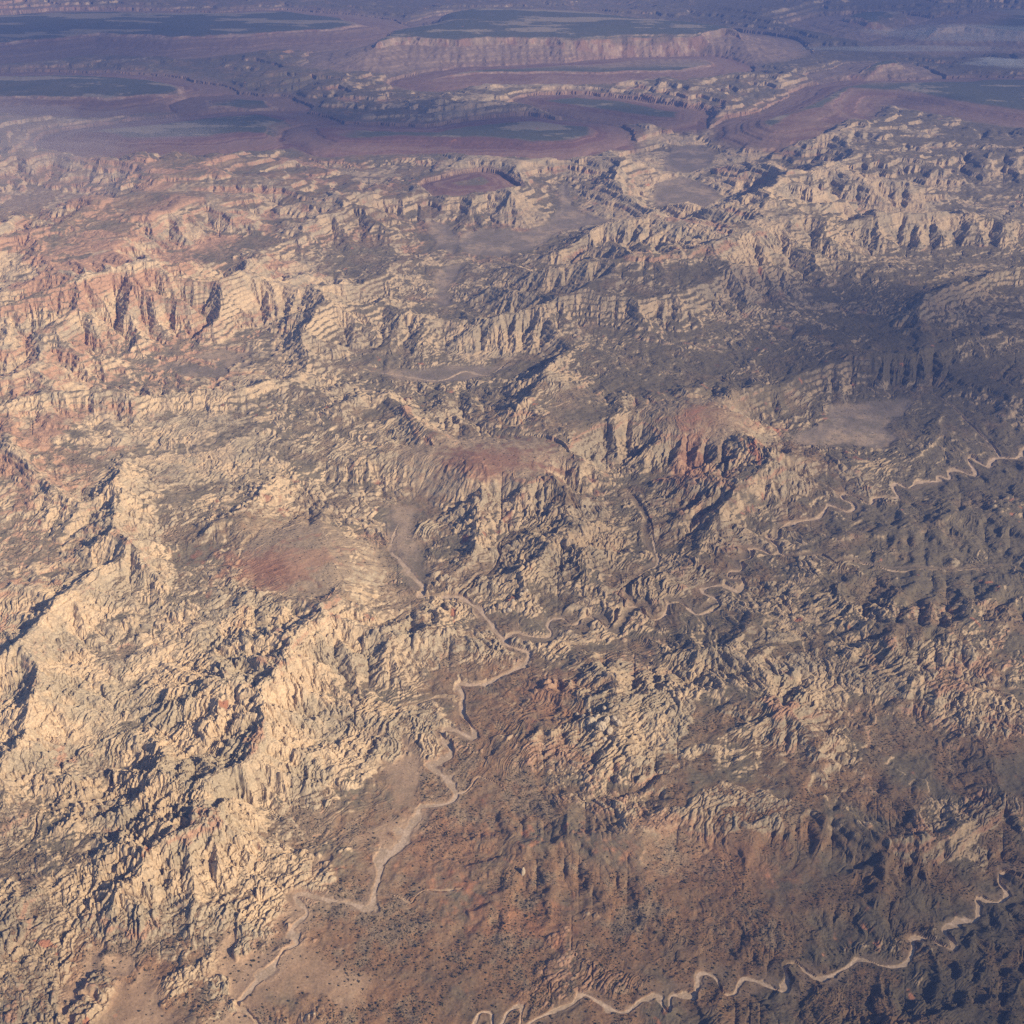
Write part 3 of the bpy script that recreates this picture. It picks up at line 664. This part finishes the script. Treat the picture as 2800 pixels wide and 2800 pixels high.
# slickrock domes and blocks that stand apart
def rock_material():
    m = bpy.data.materials.new('pale_slickrock'); m.use_nodes = True; n = m.node_tree.nodes; l = m.node_tree.links
    b = n['Principled BSDF']; b.inputs['Roughness'].default_value = .95; b.inputs['Specular IOR Level'].default_value = .1
    g = n.new('ShaderNodeNewGeometry'); mp = n.new('ShaderNodeVectorMath'); mp.operation = 'MULTIPLY'; mp.inputs[1].default_value = (.03, .03, .35); l.new(g.outputs['Position'], mp.inputs[0])
    t_ = n.new('ShaderNodeTexNoise'); t_.inputs['Scale'].default_value = 1; t_.inputs['Detail'].default_value = 5; l.new(mp.outputs[0], t_.inputs['Vector'])
    r = n.new('ShaderNodeValToRGB'); r.color_ramp.elements[0].position = .3; r.color_ramp.elements[1].position = .7
    r.color_ramp.elements[0].color = (.42, .34, .235, 1); r.color_ramp.elements[1].color = (.62, .51, .36, 1)
    l.new(t_.outputs['Fac'], r.inputs[0]); l.new(r.outputs[0], b.inputs['Base Color']); return m
PR = rock_material()
def dome(name, X_, Y_, rad, hh, seed, lbl, cat, group=None, tall=False):
    x_, y_ = at(X_, Y_, 25 if not tall else 30)
    for _ in range(3): x_, y_ = at(X_, Y_, zat(x_, y_)+hh*.4)
    bm = bmesh.new(); bmesh.ops.create_icosphere(bm, subdivisions=5, radius=1); rr = random.Random(seed); an = rr.uniform(0, 3.1); asp = rr.uniform(.65, .9)
    for v in bm.verts:
        p = v.co*1.3+Vector((seed*3.7, 0, 0)); f = 1+.22*mnoise.noise(p)+.1*mnoise.noise(p*2.7)+.04*mnoise.noise(p*7)
        lay = 1+.035*math.sin(v.co.z*13+seed)
        cr = 1-.16*max(0, 1-abs(mnoise.noise(Vector((v.co.x*1.6+seed, v.co.y*1.6, 0))))*14)
        q = Vector((v.co.x*f*lay*cr, v.co.y*f*asp*lay*cr, (abs(v.co.z)**.8*math.copysign(1, v.co.z)) * f))
        if tall: q.x *= 1-.25*max(q.z, 0); q.y *= 1-.25*max(q.z, 0)
        v.co = Vector((q.x*rad, q.y*rad, q.z*hh))
    me = bpy.data.meshes.new(name); bm.to_mesh(me); bm.free(); me.materials.append(PR)
    o = bpy.data.objects.new(name, me); C.objects.link(o); o.location = (x_, y_, zat(x_, y_)-hh*.15); o.rotation_euler = (0, 0, an)
    o['label'] = lbl; o['category'] = cat
    if group: o['group'] = group
GD = 'white slickrock domes right of the wash'
for k, (a, b, rad, hh, lb) in enumerate([
    (1460, 42, 27, 24, 'large white dome at the lower left of the bright dome cluster'),
    (1512, 62, 30, 30, 'biggest white dome, in the lower middle of the bright dome cluster'),
    (1492, 12, 20, 20, 'mid-sized white dome just above the biggest dome of the cluster'),
    (1545, 30, 20, 20, 'white dome right of centre in the bright dome cluster'),
    (1585, 25, 17, 17, 'white dome at the upper right side of the bright dome cluster'),
    (1608, 62, 19, 18, 'rounded pale dome at the right edge of the bright dome cluster'),
    (1560, 95, 20, 20, 'pale dome below the right half of the bright dome cluster'),
    (1530, 118, 15, 14, 'small pale dome at the lower tip of the bright dome cluster'),
    (1415, 20, 16, 14, 'low pale dome left of the bright dome cluster'),
    (1380, -8, 13, 12, 'small outlying dome farthest left of the bright dome cluster'),
    (1450, -25, 15, 13, 'small pale dome above the left half of the bright dome cluster'),
    (1530, -28, 15, 14, 'pale dome topmost in the bright dome cluster'),
    (1475, 168, 14, 10, 'lone flat pale dome below the bright dome cluster')]):
    dome('rock_dome', 621+a*.3393, 1345.5+b*.3393, rad, hh, k+1, lb, 'rock dome', GD)
dome('rock_pillar', 987, 1641, 13, 34, 41, 'lone pale rock pillar casting a dark shadow on the brown slope', 'rock pillar', tall=True)
GB = 'white blocks above the winding side wash'
for k, (a, b, rad, lb) in enumerate([(912, 905, 14, 'left block of the small white block group nearest the plateau foot'), (938, 900, 15, 'right block of the small white block group nearest the plateau foot'),
    (1000, 1030, 19, 'largest white block of the row stepping up from the winding side wash'), (975, 1052, 14, 'lowest white block of the row stepping up from the winding side wash'),
    (1022, 1002, 15, 'third white block up the row from the winding side wash'), (1098, 940, 15, 'topmost right white block above the winding side wash'), (1068, 962, 14, 'small white block just below the topmost right block')]):
    dome('rock_block', 621+a*.3393, 793.5+b*.3393, rad, rad*.9, k+60, lb, 'rock block', GB)
# haze
def box(name, x0, x1, y0, y1, z0, z1):
    me = bpy.data.meshes.new(name)
    v = [(x, y, z) for x in (x0, x1) for y in (y0, y1) for z in (z0, z1)]
    me.from_pydata(v, [], [(0,1,3,2),(4,6,7,5),(0,4,5,1),(2,3,7,6),(0,2,6,4),(1,5,7,3)]); o = bpy.data.objects.new(name, me); C.objects.link(o); return o
me = bpy.data.meshes.new('ground'); gv = [(x, y, -22) for x in np.linspace(-59000, 59000, 60) for y in np.linspace(-19000, 89000, 60)]
me.from_pydata(gv, [], [(i*60+j, (i+1)*60+j, (i+1)*60+j+1, i*60+j+1) for i in range(59) for j in range(59)])
ca = me.color_attributes.new('cover', 'FLOAT_COLOR', 'POINT'); ca.data.foreach_set('color', np.tile(np.array([.26, .20, .13, .5], F), len(gv))); me.materials.append(GM)
o = bpy.data.objects.new('ground', me); C.objects.link(o); o['kind'] = 'structure'
hz = box('haze', -60000, 60000, -20000, 90000, -40, H+60); hz['kind'] = 'stuff'
m = bpy.data.materials.new('haze'); m.use_nodes = True; n = m.node_tree.nodes; n.remove(n['Principled BSDF'])
pv_ = n.new('ShaderNodeVolumePrincipled'); pv_.inputs['Color'].default_value = (.18, .32, .92, 1); pv_.inputs['Density'].default_value = 2.7e-5
pv_.inputs['Anisotropy'].default_value = .0
m.node_tree.links.new(pv_.outputs[0], n['Material Output'].inputs['Volume']); hz.data.materials.append(m)
# clouds: unseen puffs placed above the haze, out of the frame, to shade chosen ground
def cloud(Xc, Yc, alt, rx_, ry_, th, dens, seed, label):
    gx, gy = at(Xc, Yc, 60); k = (alt-60)/math.tan(SUN_EL)
    cx, cy = gx+math.sin(SUN_AZ)*k, gy+math.cos(SUN_AZ)*k
    bm = bmesh.new(); rr = random.Random(seed)
    for lobe in range(7):                                # overlapping lobes, thin at the rim and thick in the middle
        a = rr.uniform(0, 6.28); d = 0 if lobe == 0 else rr.uniform(.15, .6); q = [1, .75, .7, .6, .55, .45, .4][lobe]
        ret = bmesh.ops.create_icosphere(bm, subdivisions=4, radius=1)
        for v in ret['verts']:
            p = v.co*2.1+Vector((seed*7.0+lobe*3, 0, 0)); f = 1+.38*mnoise.noise(p)+.22*mnoise.noise(p*2.3)+.12*mnoise.noise(p*5)
            r_ = math.hypot(v.co.x, v.co.y); fl = (1-r_*r_)**1 if r_ < 1 else 0
            v.co = Vector(((v.co.x*f*q+d*math.cos(a))*rx_, (v.co.y*f*q+d*math.sin(a))*ry_, lobe*th*.32+(1 if v.co.z > 0 else -1)*th*.15*(fl+.01)*q))
    me = bpy.data.meshes.new('cloud'); bm.to_mesh(me); bm.free()
    o = bpy.data.objects.new('cloud', me); C.objects.link(o); o.location = (cx, cy, alt)
    m = bpy.data.materials.new('cloud'); m.use_nodes = True; n = m.node_tree.nodes; n.remove(n['Principled BSDF'])
    p = n.new('ShaderNodeVolumePrincipled'); p.inputs['Color'].default_value = (.9, .9, .9, 1); p.inputs['Density'].default_value = dens/th
    m.node_tree.links.new(p.outputs[0], n['Material Output'].inputs['Volume']); me.materials.append(m)
    o['kind'] = 'stuff'; o['label'] = 'unseen cloud placed high above the desert to shade the ground below'
for a in ((2000, 1900, 5600, 1900, 1200, 260, .25, 1), (1950, 1500, 5700, 900, 500, 220, .2, 2), (1830, 600, 6000, 2200, 900, 300, .75, 3), (1650, 690, 6000, 1700, 700, 250, .6, 13), (1500, 560, 6000, 1500, 500, 250, .55, 14), (1880, 760, 6000, 1300, 700, 250, .5, 15),
          (1880, 90, 7000, 6500, 6500, 500, .6, 4), (330, 215, 7000, 5200, 2200, 350, .6, 5), (150, 85, 7500, 6500, 5200, 400, .5, 6),
          (900, 246, 7000, 4200, 1500, 350, .7, 7), (1380, 300, 6500, 1500, 900, 250, .25, 8), (1150, 580, 6500, 1500, 900, 250, .2, 9)):
    cloud(*a, '')
def mist(Xc, Yc, z, rx_, ry_, th, dens, seed, lbl, colr=(.9, .85, .85)):
    cx, cy = at(Xc, Yc, z); bm = bmesh.new(); bmesh.ops.create_icosphere(bm, subdivisions=5, radius=1)
    for v in bm.verts:
        p = v.co*1.7+Vector((seed*9.0, 3, 0)); f = 1+.5*mnoise.noise(p)+.3*mnoise.noise(p*2.6)+.15*mnoise.noise(p*6)
        r_ = min(1, math.hypot(v.co.x, v.co.y)); v.co = Vector((v.co.x*rx_*f, v.co.y*ry_*f, math.copysign(th*(1-r_*r_+.01)*max(f, .2), v.co.z)))
    me = bpy.data.meshes.new('mist'); bm.to_mesh(me); bm.free(); o = bpy.data.objects.new('mist', me); C.objects.link(o); o.location = (cx, cy, z)
    m = bpy.data.materials.new('mist'); m.use_nodes = True; n = m.node_tree.nodes; n.remove(n['Principled BSDF'])
    p = n.new('ShaderNodeVolumePrincipled'); p.inputs['Color'].default_value = (*colr, 1); p.inputs['Density'].default_value = dens/th
    m.node_tree.links.new(p.outputs[0], n['Material Output'].inputs['Volume']); me.materials.append(m); o['kind'] = 'stuff'; o['label'] = lbl
mist(20, 250, 450, 2400, 1500, 260, .07, 1, 'pale pinkish haze bank lying at the left edge', (.95, .85, .85))
mist(20, 330, 400, 1900, 1300, 220, .05, 2, 'thin haze over the pale slopes at the left edge', (.95, .85, .85))
mist(1860, 62, 900, 2100, 500, 120, .05, 3, 'blue-white cloud veil before the hazy mesa wall', (.8, .88, .95))
mist(1900, 118, 800, 650, 240, 60, .12, 4, 'small flat white cloud at the right edge', (.85, .9, .95))
mist(1720, 92, 700, 1700, 200, 50, .06, 5, 'long thin streak of cloud above the red butte', (.8, .88, .95))
print('done', h.min(), h.max())
